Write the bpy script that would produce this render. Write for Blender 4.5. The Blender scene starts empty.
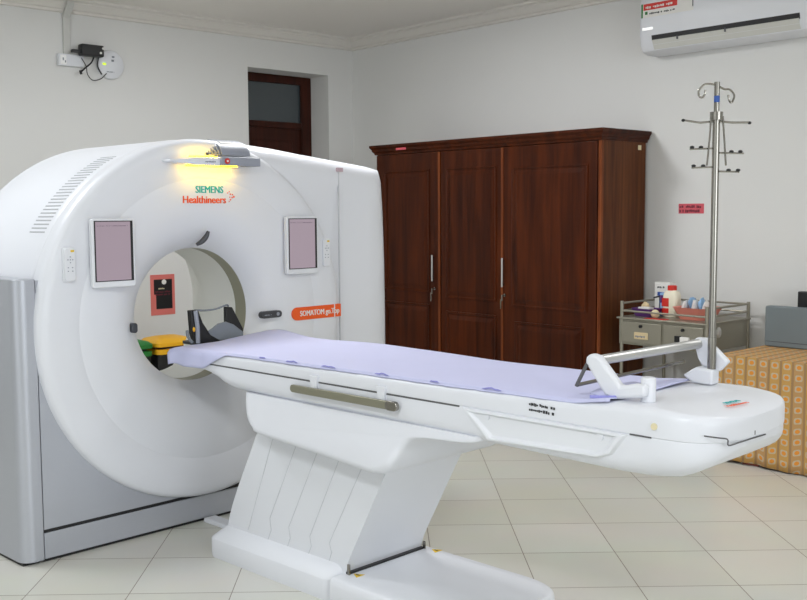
import bpy, bmesh, math, random
from math import sin, cos, pi, radians, atan, tan, sqrt
from mathutils import Vector, Matrix

SC = bpy.context.scene
COL = SC.collection
random.seed(7)

# ------------------------------------------------------------------ camera
F_PX, CAM_H = 1020.0, 1.476
HEAD = radians(47.6)
PITCH = atan((300 - 212.9) / F_PX)
ROLL = radians(0.35)
fw = Vector((cos(HEAD) * cos(PITCH), sin(HEAD) * cos(PITCH), -sin(PITCH)))
r0 = Vector((sin(HEAD), -cos(HEAD), 0))
u0 = r0.cross(fw)
rt = cos(ROLL) * r0 - sin(ROLL) * u0
up = sin(ROLL) * r0 + cos(ROLL) * u0
cam_data = bpy.data.cameras.new('camera')
cam = bpy.data.objects.new('camera', cam_data)
COL.objects.link(cam)
cam_data.sensor_fit = 'HORIZONTAL'
cam_data.sensor_width = 36.0
cam_data.lens = F_PX / 807.0 * 36.0
cam_data.clip_start = 0.05
m = Matrix((rt, up, -fw)).transposed().to_4x4()
m.translation = Vector((0, 0, CAM_H))
cam.matrix_world = m
SC.camera = cam

# ------------------------------------------------------------------ world, lights, exposure
SC.view_settings.view_transform = 'Standard'
SC.view_settings.look = 'None'
SC.view_settings.gamma = 1
SC.view_settings.exposure = 0.12
world = bpy.data.worlds.new('world')
SC.world = world
world.use_nodes = True
bg = world.node_tree.nodes['Background']
bg.inputs[0].default_value = (0.9, 0.95, 1.0, 1)
bg.inputs[1].default_value = 0.3

X_R, Y_B, X_L, Y_F, Z_C = 6.2, 7.48, -3.4, -4.6, 3.09


def area(name, loc, rot, sx, sy, power, col=(1, 1, 1)):
    l = bpy.data.lights.new(name, 'AREA')
    l.shape = 'RECTANGLE'
    l.size, l.size_y, l.energy, l.color = sx, sy, power, col
    o = bpy.data.objects.new(name, l)
    o.location = loc
    o.rotation_euler = rot
    COL.objects.link(o)
    return o


# daylight through the windows behind the photographer
area('daylight_front', (1.2, Y_F + 0.08, 1.7), (radians(90), 0, 0), 4.2, 1.9, 112, (0.89, 0.94, 1.0))
area('daylight_left', (X_L + 0.08, 1.6, 1.25), (radians(90), 0, radians(-90)), 3.6, 1.9, 27, (0.90, 0.945, 1.0))
CEIL_LIGHTS = [(1.1, 4.9, 26, (.93, .97, 1)), (3.9, 4.9, 44, (.97, .98, 1)), (-0.2, 1.1, 60, (.91, .955, 1)), (4.2, 0.8, 17, (.98, .98, .97))]

# ------------------------------------------------------------------ materials
def srgb(r, g, b):
    f = lambda c: (c / 255) / 12.92 if c / 255 <= 0.04045 else ((c / 255 + 0.055) / 1.055) ** 2.4
    return (f(r), f(g), f(b), 1)


def mat(name, col, rough=0.5, metal=0.0, emit=None, estr=0, noise=0.0, nscale=20, bump=0, trans=0.0, coat=0.0, alpha=1):
    m = bpy.data.materials.new(name)
    m.use_nodes = True
    nt = m.node_tree
    b = nt.nodes['Principled BSDF']
    b.inputs['Base Color'].default_value = col
    b.inputs['Roughness'].default_value = rough
    b.inputs['Metallic'].default_value = metal
    b.inputs['Coat Weight'].default_value = coat
    b.inputs['Transmission Weight'].default_value = trans
    b.inputs['Alpha'].default_value = alpha
    if emit:
        b.inputs['Emission Color'].default_value = emit
        b.inputs['Emission Strength'].default_value = estr
    if noise or bump:
        tc = nt.nodes.new('ShaderNodeTexCoord')
        n = nt.nodes.new('ShaderNodeTexNoise')
        n.inputs['Scale'].default_value = nscale
        n.inputs['Detail'].default_value = 4
        nt.links.new(tc.outputs['Object'], n.inputs['Vector'])
        if noise:
            mx = nt.nodes.new('ShaderNodeMixRGB')
            mx.inputs[1].default_value = col
            mx.inputs[2].default_value = tuple(c * (1 - noise) for c in col[:3]) + (1,)
            nt.links.new(n.outputs['Fac'], mx.inputs[0])
            nt.links.new(mx.outputs[0], b.inputs['Base Color'])
        if bump:
            bp = nt.nodes.new('ShaderNodeBump')
            bp.inputs['Strength'].default_value = bump
            bp.inputs['Distance'].default_value = 0.01
            nt.links.new(n.outputs['Fac'], bp.inputs['Height'])
            nt.links.new(bp.outputs[0], b.inputs['Normal'])
    return m


def wood(name, dark, light, rough=0.35, sx=9, sz=0.7):
    m = bpy.data.materials.new(name)
    m.use_nodes = True
    nt = m.node_tree
    b = nt.nodes['Principled BSDF']
    tc = nt.nodes.new('ShaderNodeTexCoord')
    mp = nt.nodes.new('ShaderNodeMapping')
    mp.inputs['Scale'].default_value = (sx, sx, sz)
    n = nt.nodes.new('ShaderNodeTexNoise')
    n.inputs['Scale'].default_value = 1.6
    n.inputs['Detail'].default_value = 6
    n.inputs['Distortion'].default_value = 0.6
    n2 = nt.nodes.new('ShaderNodeTexNoise')
    n2.inputs['Scale'].default_value = 9
    n2.inputs['Detail'].default_value = 5
    r = nt.nodes.new('ShaderNodeValToRGB')
    r.color_ramp.elements[0].position = 0.32
    r.color_ramp.elements[0].color = dark
    r.color_ramp.elements[1].position = 0.72
    r.color_ramp.elements[1].color = light
    mx = nt.nodes.new('ShaderNodeMixRGB')
    mx.blend_type = 'MULTIPLY'
    mx.inputs[0].default_value = 0.35
    nt.links.new(tc.outputs['Object'], mp.inputs[0])
    nt.links.new(mp.outputs[0], n.inputs['Vector'])
    nt.links.new(mp.outputs[0], n2.inputs['Vector'])
    nt.links.new(n.outputs['Fac'], r.inputs[0])
    nt.links.new(r.outputs[0], mx.inputs[1])
    nt.links.new(n2.outputs['Fac'], mx.inputs[2])
    nt.links.new(mx.outputs[0], b.inputs['Base Color'])
    b.inputs['Roughness'].default_value = rough
    b.inputs['Specular IOR Level'].default_value = 0.16
    return m


def math_node(nt, op, a=None, b=None):
    n = nt.nodes.new('ShaderNodeMath')
    n.operation = op
    for i, v in enumerate((a, b)):
        if v is None:
            continue
        if isinstance(v, (int, float)):
            n.inputs[i].default_value = v
        else:
            nt.links.new(v, n.inputs[i])
    return n.outputs[0]


def tile_material():
    m = bpy.data.materials.new('floor_tiles')
    m.use_nodes = True
    nt = m.node_tree
    b = nt.nodes['Principled BSDF']
    tc = nt.nodes.new('ShaderNodeTexCoord')
    sp = nt.nodes.new('ShaderNodeSeparateXYZ')
    nt.links.new(tc.outputs['Object'], sp.inputs[0])
    x, y = sp.outputs[0], sp.outputs[1]
    a = HEAD + radians(1.2)
    lat = math_node(nt, 'ADD', math_node(nt, 'MULTIPLY', x, sin(a)), math_node(nt, 'MULTIPLY', y, -cos(a)))
    dep = math_node(nt, 'ADD', math_node(nt, 'MULTIPLY', x, cos(a)), math_node(nt, 'MULTIPLY', y, sin(a)))
    pl = math_node(nt, 'DIVIDE', math_node(nt, 'SUBTRACT', lat, 0.603 - 40 * 0.4), 0.4)
    pd = math_node(nt, 'DIVIDE', math_node(nt, 'SUBTRACT', dep, 5.137 - 40 * 0.414), 0.414)
    fl, fd = math_node(nt, 'FRACT', pl), math_node(nt, 'FRACT', pd)
    dl = math_node(nt, 'MINIMUM', fl, math_node(nt, 'SUBTRACT', 1.0, fl))
    dd = math_node(nt, 'MINIMUM', fd, math_node(nt, 'SUBTRACT', 1.0, fd))
    gl = math_node(nt, 'LESS_THAN', dl, 0.0045)
    gd = math_node(nt, 'LESS_THAN', dd, 0.0050)
    g = math_node(nt, 'MAXIMUM', gl, gd)
    cb = nt.nodes.new('ShaderNodeCombineXYZ')
    nt.links.new(math_node(nt, 'FLOOR', pl), cb.inputs[0])
    nt.links.new(math_node(nt, 'FLOOR', pd), cb.inputs[1])
    wn = nt.nodes.new('ShaderNodeTexWhiteNoise')
    nt.links.new(cb.outputs[0], wn.inputs['Vector'])
    cr = nt.nodes.new('ShaderNodeMixRGB')
    cr.inputs[1].default_value = srgb(220, 220, 211)
    cr.inputs[2].default_value = srgb(214, 213, 202)
    nt.links.new(wn.outputs['Value'], cr.inputs[0])
    ns = nt.nodes.new('ShaderNodeTexNoise')
    ns.inputs['Scale'].default_value = 2.5
    ns.inputs['Detail'].default_value = 5
    nt.links.new(tc.outputs['Object'], ns.inputs['Vector'])
    c2 = nt.nodes.new('ShaderNodeMixRGB')
    c2.blend_type = 'MULTIPLY'
    c2.inputs[0].default_value = 0.12
    nt.links.new(cr.outputs[0], c2.inputs[1])
    nt.links.new(ns.outputs['Color'], c2.inputs[2])
    mx = nt.nodes.new('ShaderNodeMixRGB')
    nt.links.new(g, mx.inputs[0])
    nt.links.new(c2.outputs[0], mx.inputs[1])
    mx.inputs[2].default_value = srgb(128, 116, 100)
    nt.links.new(mx.outputs[0], b.inputs['Base Color'])
    b.inputs['Roughness'].default_value = 0.28
    return m


def cloth_pattern():
    # printed cotton: columns of pale rounded squares with an orange centre on tan stripes
    m = bpy.data.materials.new('printed_cloth')
    m.use_nodes = True
    nt = m.node_tree
    b = nt.nodes['Principled BSDF']
    tc = nt.nodes.new('ShaderNodeTexCoord')
    sp = nt.nodes.new('ShaderNodeSeparateXYZ')
    nt.links.new(tc.outputs['Object'], sp.inputs[0])
    u = math_node(nt, 'ADD', sp.outputs[1], 10.0)
    v = math_node(nt, 'ADD', math_node(nt, 'SUBTRACT', sp.outputs[2], sp.outputs[0]), 10.0)
    P = 0.071
    fu = math_node(nt, 'FRACT', math_node(nt, 'DIVIDE', u, P))
    fv = math_node(nt, 'FRACT', math_node(nt, 'DIVIDE', v, 0.060))
    du = math_node(nt, 'ABSOLUTE', math_node(nt, 'SUBTRACT', fu, 0.5))
    dv = math_node(nt, 'ABSOLUTE', math_node(nt, 'SUBTRACT', fv, 0.5))
    d = math_node(nt, 'POWER', math_node(nt, 'ADD', math_node(nt, 'POWER', du, 4.0), math_node(nt, 'POWER', dv, 4.0)), 0.25)
    dr = math_node(nt, 'POWER', math_node(nt, 'ADD', math_node(nt, 'POWER', du, 2.0), math_node(nt, 'POWER', dv, 2.0)), 0.5)
    sq = math_node(nt, 'LESS_THAN', d, 0.30)
    dot = math_node(nt, 'LESS_THAN', dr, 0.19)
    st = math_node(nt, 'GREATER_THAN', du, 0.40)
    fu2 = math_node(nt, 'FRACT', math_node(nt, 'DIVIDE', u, P * 3))
    st2 = math_node(nt, 'LESS_THAN', fu2, 0.34)
    def mix(f, a, c):
        n = nt.nodes.new('ShaderNodeMixRGB')
        nt.links.new(f, n.inputs[0])
        for i, q in ((1, a), (2, c)):
            if isinstance(q, tuple):
                n.inputs[i].default_value = q
            else:
                nt.links.new(q, n.inputs[i])
        return n.outputs[0]
    base = mix(st2, srgb(196, 152, 84), srgb(188, 146, 94))
    base = mix(st, base, srgb(160, 126, 86))
    base = mix(sq, base, srgb(192, 176, 148))
    base = mix(dot, base, srgb(222, 144, 52))
    nt.links.new(base, b.inputs['Base Color'])
    b.inputs['Roughness'].default_value = 0.85
    return m


M = {}
M['wall'] = mat('wall_paint', srgb(226, 226, 224), 0.7, noise=0.03, nscale=3)
M['ceiling'] = mat('ceiling_paint', srgb(234, 230, 225), 0.8)
M['cornice'] = mat('cornice_paint', srgb(226, 222, 216), 0.6)
M['tile'] = tile_material()
M['white'] = mat('white_plastic', srgb(227, 229, 235), 0.32, noise=0.015, nscale=2)
M['white2'] = mat('warm_white_plastic', srgb(227, 229, 234), 0.38)
M['tunnel'] = mat('tunnel_plastic', srgb(242, 242, 238), 0.45)
M['ring'] = mat('scan_window_film', srgb(150, 148, 128), 0.4)
M['gap'] = mat('panel_gap', srgb(204, 206, 211), 0.6)
M['gapdark'] = mat('dark_gap', srgb(92, 92, 94), 0.6)
M['silver'] = mat('silver_paint', srgb(184, 187, 195), 0.34, metal=0.35, noise=0.03, nscale=60)
M['black'] = mat('black_plastic', srgb(24, 24, 26), 0.45)
M['darkgrey'] = mat('dark_grey_plastic', srgb(62, 64, 70), 0.4)
M['grey'] = mat('grey_plastic', srgb(150, 154, 166), 0.4)
M['padgrey'] = mat('grey_pad', srgb(128, 134, 142), 0.7)
M['case'] = mat('grey_case', srgb(118, 128, 132), 0.55, noise=0.06, nscale=4)
M['steel'] = mat('brushed_steel', srgb(150, 147, 140), 0.22, metal=1.0)
M['trolley'] = mat('trolley_steel', srgb(156, 152, 138), 0.42, metal=0.55, noise=0.08, nscale=6)
M['alu'] = mat('satin_aluminium', srgb(196, 196, 194), 0.35, metal=0.6)
M['rail'] = mat('olive_rail', srgb(150, 148, 130), 0.3, metal=0.6)
M['sheet'] = mat('lilac_sheet', srgb(202, 204, 236), 0.85, noise=0.04, nscale=7, bump=0.15)
M['hem'] = mat('blue_hem', srgb(150, 150, 214), 0.85)
M['wood'] = wood('mahogany', srgb(50, 18, 5), srgb(88, 38, 11))
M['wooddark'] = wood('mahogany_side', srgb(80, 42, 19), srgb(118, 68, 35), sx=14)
M['woodlight'] = wood('mahogany_edge', srgb(96, 46, 22), srgb(150, 82, 44))
M['doorwood'] = wood('door_wood', srgb(50, 24, 18), srgb(78, 38, 26))
M['glass'] = mat('dark_pane', srgb(66, 74, 78), 0.06, coat=0.6)
M['screen'] = mat('tablet_display', srgb(60, 56, 60), 0.2, emit=srgb(178, 160, 172), estr=0.66)
M['teal'] = mat('teal_lettering', srgb(0, 168, 168), 0.5)
M['orange'] = mat('orange_label', srgb(240, 92, 24), 0.45)
M['red'] = mat('red_plastic', srgb(206, 44, 34), 0.45)
M['signred'] = mat('red_sign', srgb(214, 92, 104), 0.6)
M['maroon'] = mat('maroon_print', srgb(110, 36, 52), 0.6)
M['pink'] = mat('pink_card', srgb(222, 120, 112), 0.7)
M['paper'] = mat('white_paper', srgb(232, 230, 226), 0.7)
M['cream'] = mat('cream_card', srgb(226, 214, 176), 0.7)
M['bottle'] = mat('bottle_plastic', srgb(234, 228, 206), .4)
M['blue'] = mat('blue_print', srgb(46, 84, 160), 0.5)
M['lightblue'] = mat('pale_blue_plastic', srgb(140, 180, 220), 0.4)
M['purple'] = mat('purple_plastic', srgb(84, 40, 110), 0.5)
M['coral'] = mat('coral_plastic', srgb(230, 142, 126), 0.5)
M['yellow'] = mat('yellow_plastic', srgb(238, 178, 30), 0.4)
M['warn'] = mat('warning_yellow', srgb(226, 190, 40), 0.5)
M['green'] = mat('green_plastic', srgb(40, 120, 50), 0.4)
M['glow'] = mat('yellow_led', srgb(255, 214, 40), 0.5, emit=(1, .62, .004, 1), estr=22)
M['lamp'] = mat('lamp_diffuser', (1, 1, 1, 1), 0.5, emit=(0.94, 0.97, 1, 1), estr=3)
M['cloth'] = cloth_pattern()
M['beige'] = mat('beige_plastic', srgb(210, 190, 150), 0.6)
M['ledgreen'] = mat('led_green', srgb(200, 220, 40), 0.4, emit=srgb(190, 230, 40), estr=1.0)
M['acgrey'] = mat('vane_grey', srgb(206, 206, 200), 0.5)
M['blackprint'] = mat('black_print', srgb(40, 40, 42), 0.6)
M['brick'] = mat('brick_block', srgb(150, 84, 70), 0.8)

# ------------------------------------------------------------------ mesh helpers
class MB:
    def __init__(self):
        self.v, self.f = [], []

    def add(self, vs, fs):
        n = len(self.v)
        self.v += [tuple(p) for p in vs]
        self.f += [tuple(i + n for i in f) for f in fs]
        return self

    def box(self, x0, x1, y0, y1, z0, z1):
        vs = [(x, y, z) for z in (z0, z1) for y in (y0, y1) for x in (x0, x1)]
        return self.add(vs, [(0, 2, 3, 1), (4, 5, 7, 6), (0, 1, 5, 4), (2, 6, 7, 3), (0, 4, 6, 2), (1, 3, 7, 5)])

    def prism(self, poly, axis, a, b):
        n = len(poly)
        def pt(p, h):
            return {'x': (h, p[0], p[1]), 'y': (p[0], h, p[1]), 'z': (p[0], p[1], h)}[axis]
        vs = [pt(p, a) for p in poly] + [pt(p, b) for p in poly]
        fs = [tuple(range(n - 1, -1, -1)), tuple(range(n, 2 * n))]
        fs += [(i, (i + 1) % n, (i + 1) % n + n, i + n) for i in range(n)]
        return self.add(vs, fs)

    def loft(self, rings, cap0=True, cap1=True, closed=True):
        n = len(rings[0])
        vs = [p for r in rings for p in r]
        fs = []
        for k in range(len(rings) - 1):
            for i in range(n if closed else n - 1):
                j = (i + 1) % n
                fs.append((k * n + i, k * n + j, (k + 1) * n + j, (k + 1) * n + i))
        if cap0:
            fs.append(tuple(range(n - 1, -1, -1)))
        if cap1:
            fs.append(tuple(range((len(rings) - 1) * n, len(rings) * n)))
        return self.add(vs, fs)

    def lathe(self, prof, c, axis='z', seg=32, cap=True):
        rings = []
        for r, h in prof:
            ring = []
            for k in range(seg):
                a = 2 * pi * k / seg
                p, q = r * cos(a), r * sin(a)
                d = {'z': (p, q, h), 'y': (p, h, q), 'x': (h, p, q)}[axis]
                ring.append((c[0] + d[0], c[1] + d[1], c[2] + d[2]))
            rings.append(ring)
        return self.loft(rings, cap, cap)

    def tube(self, pts, r, seg=10, closed=False):
        pts = [Vector(p) for p in pts]
        n = len(pts)
        rs = r if isinstance(r, (list, tuple)) else [r] * n
        rings, nrm = [], None
        for i, p in enumerate(pts):
            if closed:
                t = pts[(i + 1) % n] - pts[i - 1]
            else:
                t = pts[min(i + 1, n - 1)] - pts[max(i - 1, 0)]
            t.normalize()
            if nrm is None:
                nrm = t.orthogonal().normalized()
            nrm = (nrm - t * nrm.dot(t)).normalized()
            bn = t.cross(nrm)
            rings.append([tuple(p + rs[i] * (cos(2 * pi * k / seg) * nrm + sin(2 * pi * k / seg) * bn)) for k in range(seg)])
        if closed:
            rings.append(rings[0])
        return self.loft(rings, not closed, not closed)

    def ball(self, c, rx, ry, rz, seg=20, rings=12):
        prof = []
        R = []
        for k in range(rings + 1):
            a = -pi / 2 + pi * k / rings
            cr = max(cos(a), 0.001)
            R.append([(c[0] + rx * cr * cos(2 * pi * i / seg), c[1] + ry * cr * sin(2 * pi * i / seg), c[2] + rz * sin(a)) for i in range(seg)])
        return self.loft(R)


def smooth_path(pts, n=8):
    """Catmull-Rom through pts."""
    P = [Vector(p) for p in pts]
    P = [2 * P[0] - P[1]] + P + [2 * P[-1] - P[-2]]
    out = []
    for i in range(1, len(P) - 2):
        for k in range(n):
            t = k / n
            a, b, c, d = P[i - 1], P[i], P[i + 1], P[i + 2]
            out.append(0.5 * (2 * b + (c - a) * t + (2 * a - 5 * b + 4 * c - d) * t * t + (3 * b - a - 3 * c + d) * t ** 3))
    out.append(P[-2])
    return out


def rrect(x0, x1, z0, z1, r, n=5):
    pts = []
    for cx, cz, a0 in ((x1 - r, z0 + r, -pi / 2), (x1 - r, z1 - r, 0), (x0 + r, z1 - r, pi / 2), (x0 + r, z0 + r, pi)):
        for k in range(n + 1):
            a = a0 + pi / 2 * k / n
            pts.append((cx + r * cos(a), cz + r * sin(a)))
    return pts


class Frame:
    def __init__(s, o, h=0.0):
        s.o, s.h = Vector(o), h
        s.x = Vector((cos(h), sin(h), 0))
        s.y = Vector((-sin(h), cos(h), 0))

    def w(s, p):
        return s.o + s.x * p[0] + s.y * p[1] + Vector((0, 0, p[2]))


ROOM = Frame((0, 0, 0), 0)
GAN = Frame((1.726, 4.164, 0), radians(3.4))
ORG = {}


def tag(o, label=None, cat=None, group=None, kind=None):
    if label: o['label'] = label
    if cat: o['category'] = cat
    if group: o['group'] = group
    if kind: o['kind'] = kind
    return o


def thing(name, label, cat, at, frame=ROOM, group=None):
    o = bpy.data.objects.new(name, None)
    o.empty_display_size = 0.1
    o.location = frame.w(at)
    o.rotation_euler = (0, 0, frame.h)
    COL.objects.link(o)
    ORG[o] = Vector(at)
    return tag(o, label, cat, group)


def obj(name, mb, material, parent=None, bevel=0, seg=3, sharp=35, frame=ROOM, at=None, solid=0, subsurf=0, flat=False):
    """One mesh object. Vertices are given in frame coordinates; the origin is the root thing's base."""
    me = bpy.data.meshes.new(name)
    if parent is not None:
        off = ORG[parent]
    else:
        off = Vector(at if at is not None else (0, 0, 0))
    me.from_pydata([tuple(Vector(p) - off) for p in mb.v], [], mb.f)
    bm = bmesh.new()
    bm.from_mesh(me)
    bmesh.ops.remove_doubles(bm, verts=bm.verts, dist=1e-6)
    bmesh.ops.recalc_face_normals(bm, faces=bm.faces)
    bm.to_mesh(me)
    bm.free()
    if not flat:
        me.shade_smooth()
        me.set_sharp_from_angle(angle=radians(sharp))
    me.materials.append(M[material] if isinstance(material, str) else material)
    o = bpy.data.objects.new(name, me)
    COL.objects.link(o)
    if parent is not None:
        o.parent = parent
    else:
        o.location = frame.w(off)
        o.rotation_euler = (0, 0, frame.h)
    ORG[o] = off
    if solid:
        s = o.modifiers.new('solid', 'SOLIDIFY')
        s.thickness = solid
        s.offset = 0
    if bevel:
        b = o.modifiers.new('bevel', 'BEVEL')
        b.width, b.segments, b.limit_method, b.angle_limit = bevel, seg, 'ANGLE', radians(40)
        b.harden_normals = False
        me.shade_smooth()
    if subsurf:
        s = o.modifiers.new('sub', 'SUBSURF')
        s.levels = s.render_levels = subsurf
    return o


def structure(name, mb, material, label=None, parent=None, **k):
    o = obj(name, mb, material, parent, **k)
    if parent is None:
        o['kind'] = 'structure'
        if label: o['label'] = label
    return o


def copy_tree(o, parent=None):
    c = o.copy()
    COL.objects.link(c)
    if parent: c.parent = parent
    for ch in o.children:
        copy_tree(ch, c)
    return c


def text_mb(s, size, origin, ux, uz, depth=0.0008, align='LEFT', shear=0, bold=0.0, squash=1.0, heavy=0):
    """Lettering standing on origin, reading along ux, up along uz, as mesh data."""
    cu = bpy.data.curves.new('txt', 'FONT')
    cu.body = s
    cu.size = size
    cu.align_x = align
    cu.extrude = depth
    cu.offset = bold
    cu.resolution_u = 3
    t = bpy.data.objects.new('txt', cu)
    COL.objects.link(t)
    dg = bpy.context.evaluated_depsgraph_get()
    me = bpy.data.meshes.new_from_object(t.evaluated_get(dg))
    ux, uz = Vector(ux).normalized(), Vector(uz).normalized()
    n = ux.cross(uz)
    o = Vector(origin)
    mb = MB()
    for k in ((0, 1) if heavy else (0,)):
        mb.add([o + ux * (v.co.x * squash + k * heavy) + uz * v.co.y + n * (v.co.z + k * 1e-4) for v in me.vertices], [tuple(p.vertices) for p in me.polygons])
    bpy.data.objects.remove(t)
    bpy.data.curves.remove(cu)
    bpy.data.meshes.remove(me)
    return mb


def marks_mb(origin, ux, uz, width, height, rows=1, seed=1, depth=0.0008, fill=0.55):
    """Unreadable small print: rows of little strokes."""
    rng = random.Random(seed)
    ux, uz = Vector(ux).normalized(), Vector(uz).normalized()
    n = ux.cross(uz)
    o = Vector(origin)
    mb = MB()
    rh = height / rows
    for k in range(rows):
        x = 0
        while x < width:
            w = rh * rng.uniform(0.25, 0.6)
            if x + w > width: break
            if rng.random() < 0.85:
                lo, hi = rng.uniform(0, 0.2) * rh, rh * fill * rng.uniform(0.8, 1.2)
                b = [(x, lo), (x + w * 0.75, lo), (x + w * 0.75, hi), (x, hi)]
                vs = [o + ux * p + uz * (q + (rows - 1 - k) * rh) + n * d for d in (0, depth) for p, q in b]
                mb.add(vs, [(3, 2, 1, 0), (4, 5, 6, 7), (0, 1, 5, 4), (1, 2, 6, 5), (2, 3, 7, 6), (3, 0, 4, 7)])
            x += w
    return mb


# ================================================================== ROOM SHELL
T = 0.32
structure('floor', MB().box(X_L - T, X_R + T, Y_F - T, Y_B + T + 0.3, -0.1, 0), 'tile', 'pale ceramic tiled floor', flat=True)
structure('ceiling', MB().box(X_L - T, X_R + T, Y_F - T, Y_B + T + 0.3, Z_C, Z_C + 0.1), 'ceiling', 'plain painted ceiling', flat=True)
DX0, DX1, DZ = 5.03, 5.91, 2.738
wb = MB().box(X_L - T, DX0, Y_B, Y_B + T, 0, Z_C).box(DX1, X_R + T, Y_B, Y_B + T, 0, Z_C).box(DX0, DX1, Y_B, Y_B + T, DZ, Z_C)
structure('wall_back', wb, 'wall', 'white wall behind the scanner', flat=True)
structure('wall_right', MB().box(X_R, X_R + T, Y_F - T, Y_B, 0, Z_C), 'wall', 'white wall behind the wardrobe', flat=True)
structure('wall_left', MB().box(X_L - T, X_L, Y_F - T, Y_B, 0, Z_C), 'wall', flat=True)
structure('wall_front', MB().box(X_L, X_R, Y_F - T, Y_F, 0, Z_C), 'wall', flat=True)
# cornice along the two visible walls
cp = [(0, 0), (0.095, 0), (0.095, -0.016), (0.088, -0.022), (0.066, -0.026), (0.066, -0.036), (0.056, -0.046), (0.040, -0.072), (0.034, -0.078), (0.018, -0.082), (0.018, -0.100), (0, -0.104)]
structure('trim_1', MB().prism([(Y_B - a, Z_C + b) for a, b in cp], 'x', X_L, X_R), 'cornice', 'white cornice over the wall with the doorway')
structure('trim_2', MB().prism([(X_R - a, Z_C + b) for a, b in cp], 'y', Y_F, Y_B), 'cornice', 'white cornice over the wall with the wardrobe')
sk = 0.012
structure('baseboard_back', MB().box(X_L, DX0, Y_B - sk, Y_B, 0, 0.09), 'tile', 'tile skirting under the poster wall', flat=True)
structure('baseboard_right', MB().box(X_R - sk, X_R, Y_F, Y_B - sk, 0, 0.09), 'tile', 'tile skirting behind the wardrobe', flat=True)

# door with a fanlight, deep in its reveal
DY = Y_B + 0.285
door = bpy.data.objects.new('door_1', None)
COL.objects.link(door)
door.location = (DX0, DY, 0)
ORG[door] = Vector((DX0, DY, 0))
tag(door, 'dark wooden door with a glass fanlight in the recess', None, None, 'structure')
fr = MB().box(DX0 - 0.06, DX0 + 0.10, DY - 0.025, DY + 0.03, 0, DZ).box(DX1 - 0.115, DX1, DY - 0.025, DY + 0.03, 0, DZ)
fr.box(DX0 + 0.10, DX1 - 0.115, DY - 0.025, DY + 0.03, DZ - 0.075, DZ).box(DX0 + 0.10, DX1 - 0.115, DY - 0.032, DY + 0.03, 2.258, 2.315)
obj('frame', fr, 'doorwood', door, bevel=0.006)
obj('fanlight_pane', MB().box(DX0 + 0.10, DX1 - 0.115, DY, DY + 0.006, 2.315, DZ - 0.075), 'glass', door, flat=True)
lf = obj('leaf', MB().box(DX0 + 0.10, DX1 - 0.115, DY - 0.005, DY + 0.03, 0.01, 2.258), 'doorwood', door, flat=True)
obj('leaf_panel', MB().box(DX0 + 0.20, DX1 - 0.215, DY - 0.016, DY - 0.005, 1.2, 2.14), 'doorwood', lf, bevel=0.008)
structure('wall_corridor', MB().box(DX0 - 0.4, DX1 + 0.4, DY + 0.04, DY + 0.1, 0, Z_C), 'wall', flat=True)

# ceiling lamps (above the picture); all but the wardrobe one added as fill
for i, (x, y, p, lc) in enumerate(CEIL_LIGHTS):
    lab = ['added square fill lamp above the scanner', 'square ceiling lamp near the wardrobe', 'added square fill lamp above the photographer', 'added square fill lamp in front of the covered box'][i]
    t = thing('ceiling_lamp', lab, 'ceiling lamp', (x, y, Z_C), group='square ceiling lamps')
    f = MB().box(x - .31, x + .31, y - .31, y - .29, Z_C - .03, Z_C).box(x - .31, x + .31, y + .29, y + .31, Z_C - .03, Z_C)
    f.box(x - .31, x - .29, y - .29, y + .29, Z_C - .03, Z_C).box(x + .29, x + .31, y - .29, y + .29, Z_C - .03, Z_C)
    obj('lamp_frame', f, 'white2', t, flat=True)
    obj('diffuser', MB().box(x - .29, x + .29, y - .29, y + .29, Z_C - .012, Z_C), 'lamp', t, flat=True)
    a = area('lamp_light', (x, y, Z_C - .04), (0, 0, 0), .56, .56, p, lc)

# ================================================================== SCANNER GANTRY
g = thing('scanner_gantry', 'large white ring-shaped medical scanner with silver base and round bore', 'medical scanner', (0.83, 0.4, 0), GAN)
GC = (0.83, 0.978)          # centre of the round front
BC = (0.823, 0.998)         # centre of the bore
NSEG = 160
RR = 0.85
right_poly = [(0.83, 1.828), (1.10, 1.826), (1.29, 1.811), (1.49, 1.787), (1.77, 1.757), (1.95, 1.737), (2.03, 1.727), (2.052, 1.718), (2.060, 1.697), (2.073, 1.55), (2.082, 1.40), (2.09, 1.2), (2.094, 0.9), (2.092, 0.5), (2.085, 0.2), (2.06, 0.14), (0.83, 0.128)]


def outline(theta):
    dx, dz = cos(theta), sin(theta)
    if dx <= 1e-6:
        return RR
    best = RR
    for (x0, z0), (x1, z1) in zip(right_poly, right_poly[1:]):
        ex, ez = x1 - x0, z1 - z0
        den = dx * ez - dz * ex
        if abs(den) < 1e-9: continue
        qx, qz = x0 - GC[0], z0 - GC[1]
        t = (qx * ez - qz * ex) / den
        s = (qx * dz - qz * dx) / den
        if -1e-6 <= s <= 1 + 1e-6 and t > 0:
            best = max(best, t)
    return best


TH = [2 * pi * k / NSEG for k in range(NSEG)]
OUT = [outline(t) for t in TH]


def body_ring(inset, off, minr=0.0):
    return [(GC[0] + max(R - inset, minr) * cos(t), off, GC[1] + max(R - inset, minr) * sin(t)) for R, t in zip(OUT, TH)]


def circ_ring(r, off, c=BC):
    return [(c[0] + r * cos(t), off, c[1] + r * sin(t)) for t in TH]


def body_ring2(inset, off_l, off_r):
    ring = []
    for R, t in zip(OUT, TH):
        w = min(1, max(0, (R - RR) / 0.06))
        r = R - inset
        ring.append((GC[0] + r * cos(t), off_l * (1 - w) + off_r * w, GC[1] + r * sin(t)))
    return ring


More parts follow.
